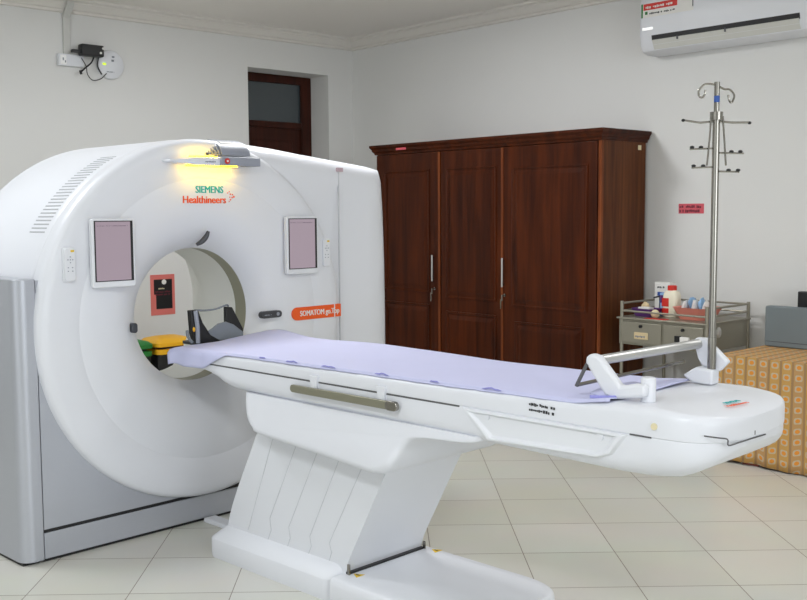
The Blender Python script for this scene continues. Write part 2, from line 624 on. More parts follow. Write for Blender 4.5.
rings = [circ_ring(0.60, 0.06, GC)]
for ins, ol, orr in ((0.19, 0.04, -0.026), (0.12, 0.035, -0.026), (0.075, 0.03, -0.016), (0.045, 0.028, 0.0), (0.02, 0.034, 0.028), (0.006, 0.05, 0.062), (0.0, 0.085, 0.11), (0.0, 0.84, 0.84), (0.012, 0.875, 0.875), (0.05, 0.9, 0.9)):
    rings.append(body_ring2(ins, ol, orr))
rings.append(circ_ring(0.56, 0.90, BC))
obj('housing', MB().loft(rings, False, False), 'white', g, sharp=50)

# round front cover with the dished bore and the tunnel through the machine
def disc_ring(r, off, blend):
    c = (GC[0] * (1 - blend) + BC[0] * blend, GC[1] * (1 - blend) + BC[1] * blend)
    return circ_ring(r, off, c)
prof = [(0.846, 0.05, 0), (0.849, 0.01, 0), (0.846, -0.012, 0), (0.838, -0.027, 0), (0.822, -0.037, 0), (0.79, -0.042, 0), (0.72, -0.043, .1), (0.6615, -0.043, .2), (0.6597, -0.0424, .2), (0.6579, -0.043, .2), (0.58, -0.0425, .5), (0.52, -0.039, .7), (0.47, -0.031, .9), (0.42, -0.014, 1), (0.385, 0.006, 1), (0.355, 0.032, 1), (0.335, 0.054, 1), (0.325, 0.066, 1), (0.318, 0.078, 1)]
disc = obj('front_cover', MB().loft([disc_ring(*p) for p in prof], False, False), 'white', g, sharp=60)
obj('scan_window', MB().loft([circ_ring(0.318, 0.078), circ_ring(0.318, 0.165)], False, False), 'ring', g)
obj('bore_tunnel', MB().loft([circ_ring(r, o) for r, o in ((0.318, 0.165), (0.319, 0.40), (0.323, 0.45), (0.34, 0.49), (0.40, 0.58), (0.48, 0.72), (0.56, 0.90))], False, False), 'tunnel', g)

# silver base: column, front panel, kick panel
col_poly = []
for k in range(9):
    a = pi + pi / 2 * k / 8
    col_poly.append((-0.078 + 0.055 + 0.055 * cos(a), 0.05 + 0.055 * sin(a)))
col_poly += [(-0.012, -0.004), (-0.012, 0.86), (-0.078, 0.86)]
col_poly = [((-0.105 + (x + 0.078) , y) if x < -0.02 else (x, y)) for x, y in col_poly]
col_poly = [(x + .008, y) for x, y in col_poly]
obj('side_column', MB().prism(col_poly, 'z', 0.012, 1.212), 'silver', g, bevel=0.004, sharp=40)
obj('column_foot', MB().box(-0.09, -0.016, 0.02, 0.84, 0.0, 0.012), 'black', g, flat=True)
arc = [(GC[0] + .80 * cos(a), GC[1] + .80 * sin(a)) for a in [radians(180 - 10 + (262 - 170) * k / 24) for k in range(25)]]
obj('base_panel', MB().prism([(0.0, 1.205), (0.0, 0.142)] + [(arc[-1][0], .142)] + arc[::-1] + [(arc[0][0], 1.205)], 'y', 0.0, 0.045), 'silver', g, sharp=20)
obj('base_gap', MB().box(0.0, 2.0, 0.006, 0.03, 0.126, 0.142), 'black', g, flat=True)
obj('kick_panel', MB().box(0.0, 2.0, 0.0, 0.045, 0.014, 0.126), 'silver', g, bevel=0.003)
obj('base_plinth', MB().box(0.0, 2.0, 0.012, 0.86, 0.0, 0.014), 'black', g, flat=True)
# panel gap of the right-hand cover and its small sticker
obj('panel_gap', MB().box(1.683, 1.688, -0.0285, -0.02, 0.5, 1.705), 'gap', g, flat=True)
obj('sticker', MB().box(1.672, 1.716, -0.0285, -0.02, 1.695, 1.716), mat('mauve_sticker', srgb(196, 172, 182), .5), g, flat=True)

# vent slots running over the rounded left shoulder
NV = 26
for k in range(NV):
    a = radians(150 - (150 - 117) * k / (NV - 1))
    R = RR + 0.0008
    c, s = cos(a), sin(a)
    w = 0.0027
    o0, o1 = 0.088, 0.225
    tx, tz = -s, c
    P0 = Vector((GC[0] + R * c, 0, GC[1] + R * s))
    vs = []
    for o in (o0, o1):
        for sgn in (-1, 1):
            for dd in (-0.004, 0.0006):
                vs.append((P0.x + tx * w * sgn + c * dd, o, P0.z + tz * w * sgn + s * dd))
    mb = MB().add(vs, [(0, 1, 3, 2), (4, 6, 7, 5), (0, 4, 5, 1), (2, 3, 7, 6), (0, 2, 6, 4), (1, 5, 7, 3)])
    obj('vent_slot', mb, M.setdefault('vent', mat('vent_shadow', srgb(172, 174, 178), .7)), g, flat=True)

# display tablets
def tablet(x0, x1, z0, z1, name, tilt):
    t = obj(name, MB().prism(rrect(x0, x1, z0, z1, 0.012), 'y', -0.0740, -0.0510), 'white2', g, bevel=0.004)
    obj('mount', MB().box(x0 + .02, x1 - .02, -0.0520, -0.03, z0 + .03, z1 - .03), 'white', t, bevel=0.008)
    e0, e1, b0, b1 = x0 + .014, x1 - .012, z0 + .028, z1 - .012
    obj('bezel', MB().box(e0 - .002, e1 + .002, -0.0752, -0.0730, b0 - .002, b1 + .002), 'black', t, flat=True)
    obj('display', MB().box(e0 + .004, e1 - .011, -0.0760, -0.0745, b0 + .002, b1 - .002), 'screen', t, flat=True)
    obj('screen_text', marks_mb((e0 + .01, -0.0762, b1 - .022), (1, 0, 0), (0, 0, 1), e1 - e0 - .03, .006, 1, 3), mat('screen_print', srgb(120, 104, 122), .4), t, flat=True)
    return t
tablet(0.222, 0.430, 1.162, 1.460, 'display_tablet', 0)
tablet(1.288, 1.496, 1.170, 1.462, 'display_tablet', 0)

# hand controls beside the tablets
def remote(x0, x1, z0, z1, off):
    r = obj('hand_control', MB().prism(rrect(x0, x1, z0, z1, 0.012), 'y', off, off + 0.016), 'white2', g, bevel=0.003)
    cx = (x0 + x1) / 2
    obj('yellow_key', MB().box(cx + .002, x1 - .006, off - .0012, off, z1 - .018, z1 - .009), 'warn', r, flat=True)
    b = MB()
    for dx, dz in ((0, .012), (0, -.012), (.011, 0), (-.011, 0), (0, 0)):
        b.lathe([(.0028, -.0012), (.0028, 0)], (cx + dx, off, z1 - .05 + dz), 'y', 8)
    for dz in (.085, .1):
        b.box(cx - .013, cx - .008, off - .001, off, z1 - dz, z1 - dz + .004).box(cx + .006, cx + .012, off - .001, off, z1 - dz, z1 - dz + .004)
    obj('keys', b, 'grey', r, flat=True)
    obj('cradle', MB().prism(rrect(x0 - .004, x1 + .004, z0 - .004, z1 + .003, .014), 'y', off + .010, off + .06), 'white2', r, bevel=.002)
remote(0.104, 0.152, 1.197, 1.338, -0.062)
remote(1.550, 1.598, 1.200, 1.345, -0.052)

# status light: white fin with a grey end, yellow light glowing behind it, ribbed grey cap on top
lb = obj('light_bar', MB().prism([(0.60, 1.722), (0.74, 1.734), (0.875, 1.738), (0.875, 1.700), (0.74, 1.700), (0.60, 1.712)], 'y', -0.105, -0.03), 'white', g, bevel=.004)
obj('bar_end', MB().box(0.872, 1.098, -0.118, -0.035, 1.702, 1.742), 'grey', lb, bevel=.004)
obj('red_button', MB().lathe([(.0135, -.122), (.0135, -.116)], (0.902, 0, 1.722), 'y', 20), 'red', lb, sharp=40)
obj('button_mark', MB().lathe([(.005, -.1235), (.005, -.1215)], (0.902, 0, 1.722), 'y', 12), 'paper', lb, sharp=40)
obj('small_print', marks_mb((0.79, -.1055, 1.713), (1, 0, 0), (0, 0, 1), .06, .012, 1, 9), 'grey', lb, flat=True)
obj('light_strip', MB().box(0.70, 0.98, -0.092, -0.076, 1.6965, 1.7005), 'glow', lb, flat=True)
obj('light_strip', MB().box(0.72, 0.87, -0.088, -0.076, 1.7385, 1.7420), 'glow', lb, flat=True)
cap = MB()
for k in range(6):
    x0 = 0.835 + 0.014 * k
    sh = 0.012 * (5 - k)
    prf = [(-0.075 + sh * .3, 1.752), (-0.070 + sh * .3, 1.775 - sh * .4), (-0.045 + sh * .2, 1.803 - sh * .5), (-0.005, 1.822 - sh * .5), (0.04, 1.832 - sh * .3), (0.04, 1.80), (0.0, 1.76)]
    cap.prism(prf, 'x', x0, x0 + (0.007 if k < 5 else 0.165))
obj('ribbed_cap', cap, 'grey', g, bevel=.002)
obj('cap_label', MB().add([(0.93, -0.036, 1.8095), (1.0, -0.036, 1.8095), (1.0, -0.014, 1.8195), (0.93, -0.014, 1.8195)], [(0, 1, 2, 3)]), 'paper', g, solid=.001, flat=True)

# lettering on the face
LY = -0.0438
obj('lettering', text_mb('SIEMENS', 0.047, (0.772, LY, 1.575), (1, 0, 0), (0, 0, 1), heavy=.0022, squash=.90), 'teal', g, flat=True)
obj('lettering', text_mb('Healthineers', 0.049, (0.700, LY, 1.527), (1, 0, 0), (0, 0, 1), heavy=.0022, squash=.97), 'orange', g, flat=True)
dots = MB()
for dx, dz, rr in ((.0, .03, .003), (.010, .036, .003), (.016, .024, .004), (.028, .022, .004), (.036, .012, .005), (.026, .008, .004), (.016, -.002, .004), (.008, -.010, .003), (.012, .010, .003)):
    dots.lathe([(rr, -.0006), (rr, .0006)], (0.955 + dx, LY, 1.546 + dz), 'y', 8)
obj('logo_dots', dots, 'orange', g, flat=True)
lab = [(1.672, 0.931), (1.672, 0.997)] + [(1.372 + 0.033 * cos(a), 0.964 + 0.033 * sin(a)) for a in [pi / 2 + pi * k / 10 for k in range(11)]]
lb2 = obj('name_label', MB().prism(lab, 'y', -0.0475, -0.02), 'orange', g, flat=True)
obj('lettering', text_mb('SOMATOM go.Top', 0.040, (1.388, -0.0482, 0.951), (1, 0, 0), (0, 0, 1), heavy=.002, squash=.84), 'paper', lb2, flat=True)
obj('label_joint', MB().box(1.624, 1.630, -0.0484, -0.03, 0.929, 0.999), 'white', lb2, flat=True)
pl = obj('indicator', MB().prism(rrect(1.142, 1.272, .957, .992, .017), 'y', -0.049, -0.02), 'darkgrey', g, bevel=.003)
obj('small_print', marks_mb((1.16, -.0494, .970), (1, 0, 0), (0, 0, 1), .045, .010, 1, 4), 'grey', pl, flat=True)
obj('button', MB().lathe([(.009, -.0505), (.009, -.045)], (1.245, 0, .975), 'y', 14), 'grey', pl)
cv = [(.793, -.012, 1.333), (.818, -.022, 1.348), (.836, -.030, 1.370), (.846, -.036, 1.396)]
obj('laser_window', MB().tube(smooth_path(cv, 6), [.005 + .008 * sin(pi * min(1, (k + 2) / 22)) for k in range(19)], 10), 'darkgrey', g)
obj('laser_window', MB().prism(rrect(.440, .468, .945, .990, .012), 'y', -0.016, 0.02), 'darkgrey', g, bevel=.004)

# cable cover on the floor between gantry and couch
tag(obj('cable_cover', MB().prism([(.795, 0), (.80, .02), (.865, .02), (.872, 0)], 'y', -0.19, -0.012), 'white2', frame=GAN, at=(.83, -.1, 0), bevel=.004), 'short white floor cable cover between the silver base and the couch foot', 'cable cover')

# ================================================================== PATIENT COUCH
tb = thing('patient_couch', 'long white motorised patient couch on a slanted pleated pedestal', 'patient table', (0.82, -1.2, 0), GAN)
CXT, HW = 0.83, 0.277


def lerp_tab(tab, x):
    if x <= tab[0][0]: return tab[0][1]
    for (a, va), (b, vb) in zip(tab, tab[1:]):
        if x <= b: return va + (vb - va) * (x - a) / (b - a)
    return tab[-1][1]


def hw_end(s, hw):          # s = distance along the couch from the gantry; rounded foot end
    e0, e1 = 2.572, 2.775
    if s < e0: return hw
    q = min(1, (s - e0) / (e1 - e0))
    return hw * (max(1 - q ** 3.6, 0)) ** (1 / 3.0) + 0.002


top_rings = []
ST = [0.175, 0.185, 0.20, 0.23, 0.35, 0.6, 1.0, 1.4, 1.8, 2.0, 2.2, 2.35, 2.45, 2.55, 2.6, 2.64, 2.68, 2.71, 2.735, 2.755, 2.768, 2.777, 2.783, 2.785]
for s in [q if q < 2.5 else 2.5 + (q - 2.5) * .965 for q in ST]:
    zt = lerp_tab([(0, .880), (.5, .888), (1.8, .899), (2.3, .906), (2.46, .922), (2.6, .922), (2.74, .910), (2.785, .892)], s)
    zb = .8365 if s > 0.19 else .845
    hw = hw_end(s, HW) if s > .19 else HW - .03
    r = min(.026, hw * .9, (zt - zb) * .48)
    rr_ = rrect(CXT - hw, CXT + hw, zb, zt, r)
    rb = min(.006, hw * .9)
    lo_ = rrect(CXT - hw, CXT + hw, zb, zt, rb)
    top_rings.append([(x, -s, z) for x, z in lo_[:6] + rr_[6:18] + lo_[18:]])
obj('couch_top', MB().loft(top_rings), 'white', tb, sharp=50)
low_rings = []
for s in [0.19, 0.23, 0.32, 0.42, 0.47, 0.52, 0.56, 0.62, 0.75, 1.2, 1.8, 2.2, 2.45, 2.55, 2.6, 2.64, 2.68, 2.71, 2.735, 2.755, 2.768, 2.775, 2.779]:
    s = s if s < 2.5 else 2.5 + (s - 2.5) * .965
    zb = lerp_tab([(.17, .832), (.22, .828), (.32, .815), (.42, .797), (.47, .781), (.52, .757), (.56, .747), (.65, .738), (1.2, .731), (1.9, .726), (2.5, .712), (2.58, .714), (2.64, .725), (2.69, .747), (2.725, .770), (2.75, .793), (2.779, .826)], s)
    hw = hw_end(s + .003, HW - .002)
    zt = .838
    r = min(.045 + .03 * max(0, min(1, (s - 2.4) / .2)), (zt - zb) * .62, hw * .9)
    rr_ = rrect(CXT - hw, CXT + hw, zb, zt, r)
    hi_ = rrect(CXT - hw, CXT + hw, zb, zt, min(.003, r))
    low_rings.append([(x, -s, z) for x, z in rr_[:6] + hi_[6:18] + rr_[18:]])
low = obj('couch_shell', MB().loft(low_rings), 'white', tb, sharp=50)
XS = CXT - HW
obj('shadow_gap', MB().box(XS + .0012, XS + .01, -1.855, -.40, .8325, .8385).box(XS - .0012, XS + .01, -2.575, -2.505, .836, .8405), 'gapdark', tb, flat=True)
# grip pocket in the side of the shell
obj('head_extension', MB().box(.75, .94, -.20, .06, .862, .878), 'darkgrey', tb, bevel=.004)
XP = XS + .0025
outer = [(-1.862, .836), (-1.975, .737), (-2.400, .749), (-2.452, .768), (-2.503, .838)]
inner = [(-1.912, .822), (-2.0, .758), (-2.396, .769), (-2.424, .786), (-2.450, .822)]
mid = [((a[0] * .35 + b[0] * .65), (a[1] * .35 + b[1] * .65)) for a, b in zip(outer, inner)]
pk = MB().loft([[(XP + .004, y, z) for y, z in outer], [(XP - .012, y * .5 + o[0] * .5, z * .5 + o[1] * .5) for (y, z), o in zip(outer, mid)], [(XP - .012, y, z) for y, z in mid], [(XP - .0015, y, z) for y, z in inner]], False, True)
gp = obj('grip_pocket', pk, 'white2', tb, bevel=.003, sharp=30)
obj('grip_button', MB().lathe([(.012, -.004), (.012, 0)], (XP - .0015, -2.405, .815), 'x', 16), 'white', gp)
obj('grip_button', MB().lathe([(.012, -.004), (.012, 0)], (XP - .0015, -1.975, .818), 'x', 16), 'white', gp)
# side rail on two white brackets
rl = obj('side_rail', MB().prism(rrect(-1.585, -1.005, .786, .816, .0145), 'x', .528, .542), 'rail', tb, bevel=.003)
obj('rail_cap', MB().prism(rrect(-1.588, -1.530, .784, .818, .016), 'x', .526, .543), 'steel', rl, bevel=.003)
for y in (-1.13, -1.495):
    obj('rail_bracket', MB().prism([(y - .022, .862), (y + .028, .862), (y + .012, .812), (y - .012, .812)], 'x', .541, .562), 'white', rl, bevel=.004)
# handwritten marks, corner bolt and end slots
obj('pen_marks', marks_mb((XS - .001, -2.145, .858), (0, -1, -.02), (0, 0, 1), .105, .034, 2, 12), 'blackprint', tb, flat=True)
obj('corner_bolt', MB().lathe([(.010, -.004), (.010, .01)], (XS - .001, -2.585, .872), 'x', 18), 'cream', tb)
dx_, dy_ = (.9, -.12, 0), (.12, .9, 0)
obj('lettering', text_mb('SIEMENS', .026, (.775, -2.690, .9195), dx_, dy_, squash=.75, depth=.0004), 'teal', tb, flat=True)
obj('lettering', text_mb('Healthineers', .026, (.742, -2.712, .9180), dx_, dy_, squash=.78, depth=.0004), 'orange', tb, flat=True)
obj('end_slot', MB().tube(smooth_path([(.575, -2.725, .862), (.600, -2.752, .857), (.630, -2.7655, .850), (.636, -2.7665, .832), (.70, -2.769, .831), (.78, -2.7705, .830), (.856, -2.7705, .828)], 4), .0022, 6), 'gapdark', tb)
obj('end_key', MB().box(.778, .783, -2.7745, -2.765, .840, .852), 'gapdark', tb, flat=True)

# saddle skirt under the couch
sk_poly = [(-.67, .742), (-.685, .70), (-.72, .645), (-.77, .608), (-.83, .590), (-1.2, .566), (-1.44, .548), (-1.515, .550), (-1.56, .574), (-1.588, .615), (-1.612, .660), (-1.650, .690), (-1.72, .704), (-1.86, .712), (-1.93, .722), (-1.95, .742)]
sk_s = [(p.x, p.y) for p in smooth_path([(a, b, 0) for a, b in sk_poly], 4)]
skr = []
for x, ins in ((.503, .10), (.505, .06), (.512, .028), (.524, .008), (.540, .0), (1.118, .0), (1.136, .008), (1.150, .028), (1.155, .06), (1.157, .10)):
    cy, cz = -1.25, .75
    skr.append([(x, cy + (y - cy) * (1 - ins * .7), z + ins * max(0, (.735 - z)) * 1.6) for y, z in sk_s])
skr = [[(x + (1 if x < .83 else -1) * max(0, z - .60) * .36, y, z) for x, y, z in r] for r in skr]
obj('pedestal_skirt', MB().loft(skr), 'white', tb, sharp=55)

# pleated leaning pedestal
def ped_side(z):             # rear and front edge of the column at height z
    yr = lerp_tab([(.10, -.478), (.154, -.490), (.20, -.507), (.298, -.553), (.418, -.620), (.58, -.707), (.70, -.77)], z)
    yf = lerp_tab([(.10, -1.236), (.158, -1.256), (.334, -1.352), (.523, -1.455), (.70, -1.555)], z)
    return yr, yf
pr = []
for z in (.095, .15, .19, .22, .26, .32, .45, .58, .70):
    yr, yf = ped_side(z)
    x0, x1 = .600, 1.05
    ring = [(x0, yr, z)]
    pr.append([(x0, yr, z), (x0, yf, z), (x1 - .03, yf - .0, z), (x1 - .03, yr, z)])
ped = obj('pedestal', MB().loft(pr), 'white2', tb, sharp=20)
seams = [[(-.830, .60), (-.799, .545), (-.652, .198), (-.640, .165), (-.626, .140)], [(-.978, .60), (-.945, .539), (-.777, .222), (-.784, .172), (-.761, .125)], [(-1.108, .60), (-1.072, .531), (-.899, .21), (-.907, .166), (-.884, .115)], [(-1.238, .60), (-1.2, .525), (-1.029, .201), (-1.038, .162), (-1.009, .107)], [(-1.368, .60), (-1.328, .52), (-1.145, .199), (-1.158, .166), (-1.135, .105)]]
for s in seams:
    obj('pleat_seam', MB().tube([(.6002, y, z) for y, z in s], .0022, 6), 'gap', ped)
obj('end_seam', MB().box(.60, 1.02, -1.256, -1.2395, .098, .107), 'black', tb, flat=True)
obj('hinge_clip', MB().box(.596, .602, -1.262, -1.250, .10, .140), 'steel', tb, flat=True)
obj('hinge_clip', MB().box(1.018, 1.024, -1.262, -1.250, .10, .130), 'steel', tb, flat=True)

# floor base: raised part under the pedestal and long flat foot
bp = []
for z, i in ((0, .004), (.012, 0), (.080, 0), (.085, .005), (.128, .11), (.131, .14)):
    bp.append([(x, y, z) for x, y in rrect(.530 + i * .6, 1.075 - i * .6, -1.222, -.425 - i * .3, .05)])
obj('base_block', MB().loft(bp), 'white2', tb, sharp=50)
bf = []
for z, i in ((0, .004), (.012, 0), (.07, 0), (.090, .006), (.098, .022), (.0995, .06)):
    pts = [(.527 + i, -1.226)]
    pts += [(1.075 - i, -1.226), (1.075 - i, -1.75)]
    for k in range(10):
        a = 0 - pi / 2 * k / 9
        pts.append((.955 - i + .12 * cos(a), -1.75 + .19 * sin(a)))
    for k in range(10):
        a = -pi / 2 - pi / 2 * k / 9
        pts.append((.647 + i + .12 * cos(a), -1.75 + .19 * sin(a)))
    bf.append([(x, y, z) for x, y in pts])
obj('base_foot', MB().loft(bf), 'white2', tb, sharp=50)
def warn(cx, cy):
    w = obj('warning_sticker', MB().prism([(cx - .022, cy - .014), (cx + .022, cy - .014), (cx, cy + .024)], 'z', .0993, .1006), 'warn', tb, flat=True)
    obj('warning_mark', MB().box(cx - .003, cx + .003, cy - .004, cy + .010, .1006, .1012).box(cx - .003, cx + .003, cy - .010, cy - .006, .1006, .1012), 'black', w, flat=True)
warn(.62, -1.285)
warn(1.035, -1.31)

# sheet on the couch
rng = random.Random(3)
nu, nv, nh = 30, 140, 6
ph = [rng.uniform(0, 6.28) for _ in range(12)]
vs, fs = [], []
S0 = .15
NCOL = nh + nu + 1
for j in range(nv + 1):
    v = j / nv
    s = S0 + v * (2.43 - S0)
    zt = lerp_tab([(0, .880), (.5, .888), (1.8, .899), (2.3, .906), (2.46, .922)], s) + .0045
    hang = .006 + .070 * min(1, max(0, (.56 - s) / .16)) * (1 - .25 * max(0, (.25 - s) / .13))
    xe = lerp_tab([(.12, .556), (.5, .556), (.64, .562), (2.4, .566)], s) + .0012 * sin(s * 9 + ph[0]) + .0012 * sin(s * 37) + .0010 * sin(s * 83)
    xf = 1.100 - .04 * max(0, (s - 1.2) / 1.2)
    for i in range(NCOL):
        if i < nh:                      # part hanging over the near side
            a = hang * (nh - i) / nh
            x = xe - .012 * min(1, a / .012) - .006 * sin(s * 26 + ph[5]) * (a / .08) * .8
            z = zt - a - .002
            u = 0
        else:
            u = (i - nh) / nu
            x = xe + (xf - xe) * u
            z = zt + .003 * (1 + sin(u * 7 + s * 5 + ph[2])) * .6 * min(1, u * 8) + .002 * (1 + sin(s * 13 + u * 5 + ph[3])) * .4 * min(1, u * 8)
        y = -s
        q2 = max(0, (0.21 - s) / 0.06)
        z -= .014 * q2 ** 2 * (1 - u)
        x -= .012 * q2 * (1 - u) ** 3
        z += .030 * math.exp(-((s - .24) / .16) ** 2) * max(0, (u - .45) / .55)
        z += .010 * math.exp(-((s - .9) / .5) ** 2) * (u ** 3)
        f = max(0, (s - 2.31) / .12)
        z += .008 * f * max(0, 1 - u / .1)
        vs.append((x, y, z))
for j in range(nv):
    for i in range(NCOL - 1):
        a = j * NCOL + i
        fs.append((a, a + 1, a + NCOL + 1, a + NCOL))
sh = obj('bed_sheet', MB().add(vs, fs), 'sheet', frame=GAN, at=(.83, -1.2, .9), solid=.004, sharp=80)
tag(sh, 'pale lilac cotton sheet spread along the white couch', 'sheet')
for s0, s1 in ((.78, .82), (.95, 1.02), (1.16, 1.24), (1.45, 1.52), (1.72, 1.76), (1.95, 2.03)):
    hp = []
    for k in range(7):
        q_ = s0 + (s1 - s0) * k / 6
        hp.append((.560 - .003, -q_, lerp_tab([(0, .880), (.5, .888), (1.8, .899), (2.3, .906)], q_) + .0055 + .0035 * sin(pi * k / 6) * (1 + .6 * sin(q_ * 140))))
    obj('hem', MB().tube(hp, [.001] + [.0028] * 5 + [.001], 6), 'hem', sh)
flap = MB()
fl = []
for k in range(13):
    t = k / 12
    fl.append((.60 + .26 * t, -2.405 - .012 * sin(t * 5), .9235 + .003 * sin(t * 9)))
fv = fl + [(x + .01, y + .085 + .02 * sin(x * 20), z + .006) for x, y, z in fl]
o = obj('folded_corner', MB().add(fv, [(k, k + 1, k + 14, k + 13) for k in range(12)]), 'sheet', sh, solid=.004)
hem = [(.566, -2.36, .928), (.60, -2.425, .930), (.66, -2.432, .929), (.72, -2.43, .928)]
obj('hem', MB().tube(smooth_path(hem, 4), .005, 6), 'hem', sh)

# head holder on the gantry end of the couch
def HH(n, mb, m, p, **k):
    mb.v = [(.86 + (x - .845) * .92, y + .03, .879 + (z - .884) * .95) for x, y, z in mb.v]
    return obj(n, mb, m, p, **k)
hh = thing('head_holder', 'black head holder with grey cushion and strap in the scanner bore', 'head rest', (.84, -.09, .879), GAN)
obj('side_wing', MB().prism([(.683, 1.036), (.724, 1.036), (.748, .975), (.790, .915), (.850, .880), (.705, .880), (.690, .930)], 'y', -.116, -.085), 'black', hh, bevel=.003)
obj('side_wing', MB().prism([(.893, 1.038), (.928, 1.034), (.990, .925), (.988, .880), (.900, .880), (.893, .93)], 'y', -.10, -.075), 'black', hh, bevel=.003)
obj('cushion', MB().prism([(.770, .930), (.805, .945), (.835, .964), (.880, .970), (.925, .952), (.982, .912), (.978, .896), (.930, .884), (.850, .882), (.800, .896)], 'y', -.114, -.103), 'padgrey', hh, bevel=.005)
obj('cradle', MB().prism([(.78, .88), (.98, .88), (.97, .90), (.90, .91), (.82, .91)], 'y', -.10, .05), 'darkgrey', hh, bevel=.006)
obj('strap', MB().tube([(.716, -.119, .884), (.714, -.121, .96), (.706, -.119, 1.034)], .0105, 8), 'grey', hh)
obj('wire_bail', MB().tube(smooth_path([(.712, -.105, 1.036), (.77, -.10, 1.030), (.84, -.095, 1.032), (.90, -.09, 1.046), (.915, -.085, 1.038)], 5), .0045, 8), 'padgrey', hh)
obj('clip', MB().tube(smooth_path([(.668, -.105, .945), (.672, -.105, .915), (.695, -.105, .888)], 4), .007, 8), 'padgrey', hh)
obj('knob', MB().ball((.697, -.118, .948), .007, .004, .011), 'yellow', hh)

# paper roll holder at the foot end
ph_ = thing('roll_holder', 'white bracketed roll holder with aluminium bar across the couch foot', 'roll holder', (.82, -2.5, .92), GAN)
def arm(x0, x1, post, path, w):
    pass
ZT = .9225
obj('post', MB().lathe([(.022, ZT), (.022, .988), (.018, .994)], (.640, -2.512, 0), 'z', 24), 'white', ph_, sharp=50)
la = [(-2.525, .976), (-2.525, .940), (-2.47, .930), (-2.415, .921), (-2.385, .932), (-2.318, 1.020), (-2.318, 1.040), (-2.338, 1.052), (-2.365, 1.046), (-2.440, .964), (-2.49, .976)]
obj('arm', MB().prism(la, 'x', .600, .632), 'white', ph_, bevel=.010)
obj('post', MB().prism([(-2.520, ZT), (-2.452, ZT + .001), (-2.415, .946), (-2.462, .976), (-2.520, .972)], 'x', 1.010, 1.062), 'white', ph_, bevel=.008)
obj('arm', MB().prism([(-2.432, 1.058), (-2.445, 1.067), (-2.475, 1.068), (-2.555, .998), (-2.525, .965), (-2.465, .977), (-2.450, 1.00)], 'x', 1.046, 1.072), 'white', ph_, bevel=.006)
obj('roll_bar', MB().tube([(.628, -2.352, 1.030), (1.05, -2.452, 1.048)], .0155, 16), 'alu', ph_)
obj('tear_bar', MB().tube([(.606, -2.288, .950), (1.05, -2.40, .985)], .006, 8), 'steel', ph_)
obj('bar_stay', MB().tube([(.600, -2.325, 1.018), (.604, -2.285, .947)], .006, 8), 'gapdark', ph_)

# drip pole
iv = thing('drip_pole', 'tall thin steel drip pole with hooks standing at the couch foot', 'drip stand', (1.036, -2.505, .965), GAN)
PB = Vector((1.036, -2.505, 0))
A = (GAN.w((0, 0, 0)), )
# picture-right direction expressed in the couch frame
ex = Vector((r0.dot(GAN.x), r0.dot(GAN.y), 0))
ey = Vector((-ex.y, ex.x, 0))
def pp(a, b, z):
    q = PB + ex * a + ey * b
    return (q.x, q.y, z)
obj('pole', MB().tube([pp(0, 0, .974), pp(0, 0, 1.775)], .0112, 16), 'steel', iv)
obj('pole_tip', MB().tube([pp(0, 0, 1.775), pp(0, 0, 1.878)], .0085, 14), 'steel', iv)
obj('pole_sleeve', MB().tube([pp(0, 0, .973), pp(0, 0, 1.075)], .0135, 16), 'steel', iv)
obj('collar', MB().tube([pp(0, 0, 1.760), pp(0, 0, 1.785)], .020, 16), 'steel', iv)
obj('blue_tag', MB().tube([pp(0, 0, 1.815), pp(0, 0, 1.835)], .0092, 12), 'blue', iv)
for sg, dz in ((-1, .004), (1, -.012)):
    hk = [pp(0, 0, 1.868), pp(sg * .022, 0, 1.868 + dz), pp(sg * .040, 0, 1.866 + dz), pp(sg * .055, .004, 1.850 + dz), pp(sg * .054, .008, 1.835 + dz), pp(sg * .046, .004, 1.826 + dz), pp(sg * .038, 0, 1.836 + dz), pp(sg * .036, 0, 1.850 + dz)]
    obj('hook', MB().tube(smooth_path(hk, 5), .0032, 8), 'steel', iv)
    am = obj('arm', MB().tube([pp(0, 0, 1.757), pp(sg * .05, 0, 1.752), pp(sg * .102, 0, 1.756 + (-.004 if sg > 0 else .004))], .0035, 8), 'steel', iv)
    obj('rubber_tip', MB().ball(pp(sg * .104, 0, 1.756 + (-.005 if sg > 0 else .004)), .006, .006, .005), 'black', am)
    obj('hanger_wire', MB().tube([pp(sg * .018, -.006, 1.772), pp(sg * (.022 if sg < 0 else .024), -.006, 1.70), pp(sg * (.029 if sg < 0 else .031), -.006, 1.618)], .003, 8), 'steel', iv)
    for zz, xe, tips in ((1.672, .082 if sg < 0 else .088, (.076, .048)), (1.614, .075, (.070, .040))):
        z0 = zz - (.014 if sg > 0 else 0)
        b = obj('bottle_rest', MB().tube([pp(sg * .012, 0, z0), pp(sg * xe, 0, z0 - .002)], .003, 8), 'steel', iv)
        for tx in tips:
            obj('rubber_tip', MB().ball(pp(sg * tx, -.004, z0 + .004), .0085, .007, .0045), 'black', b)

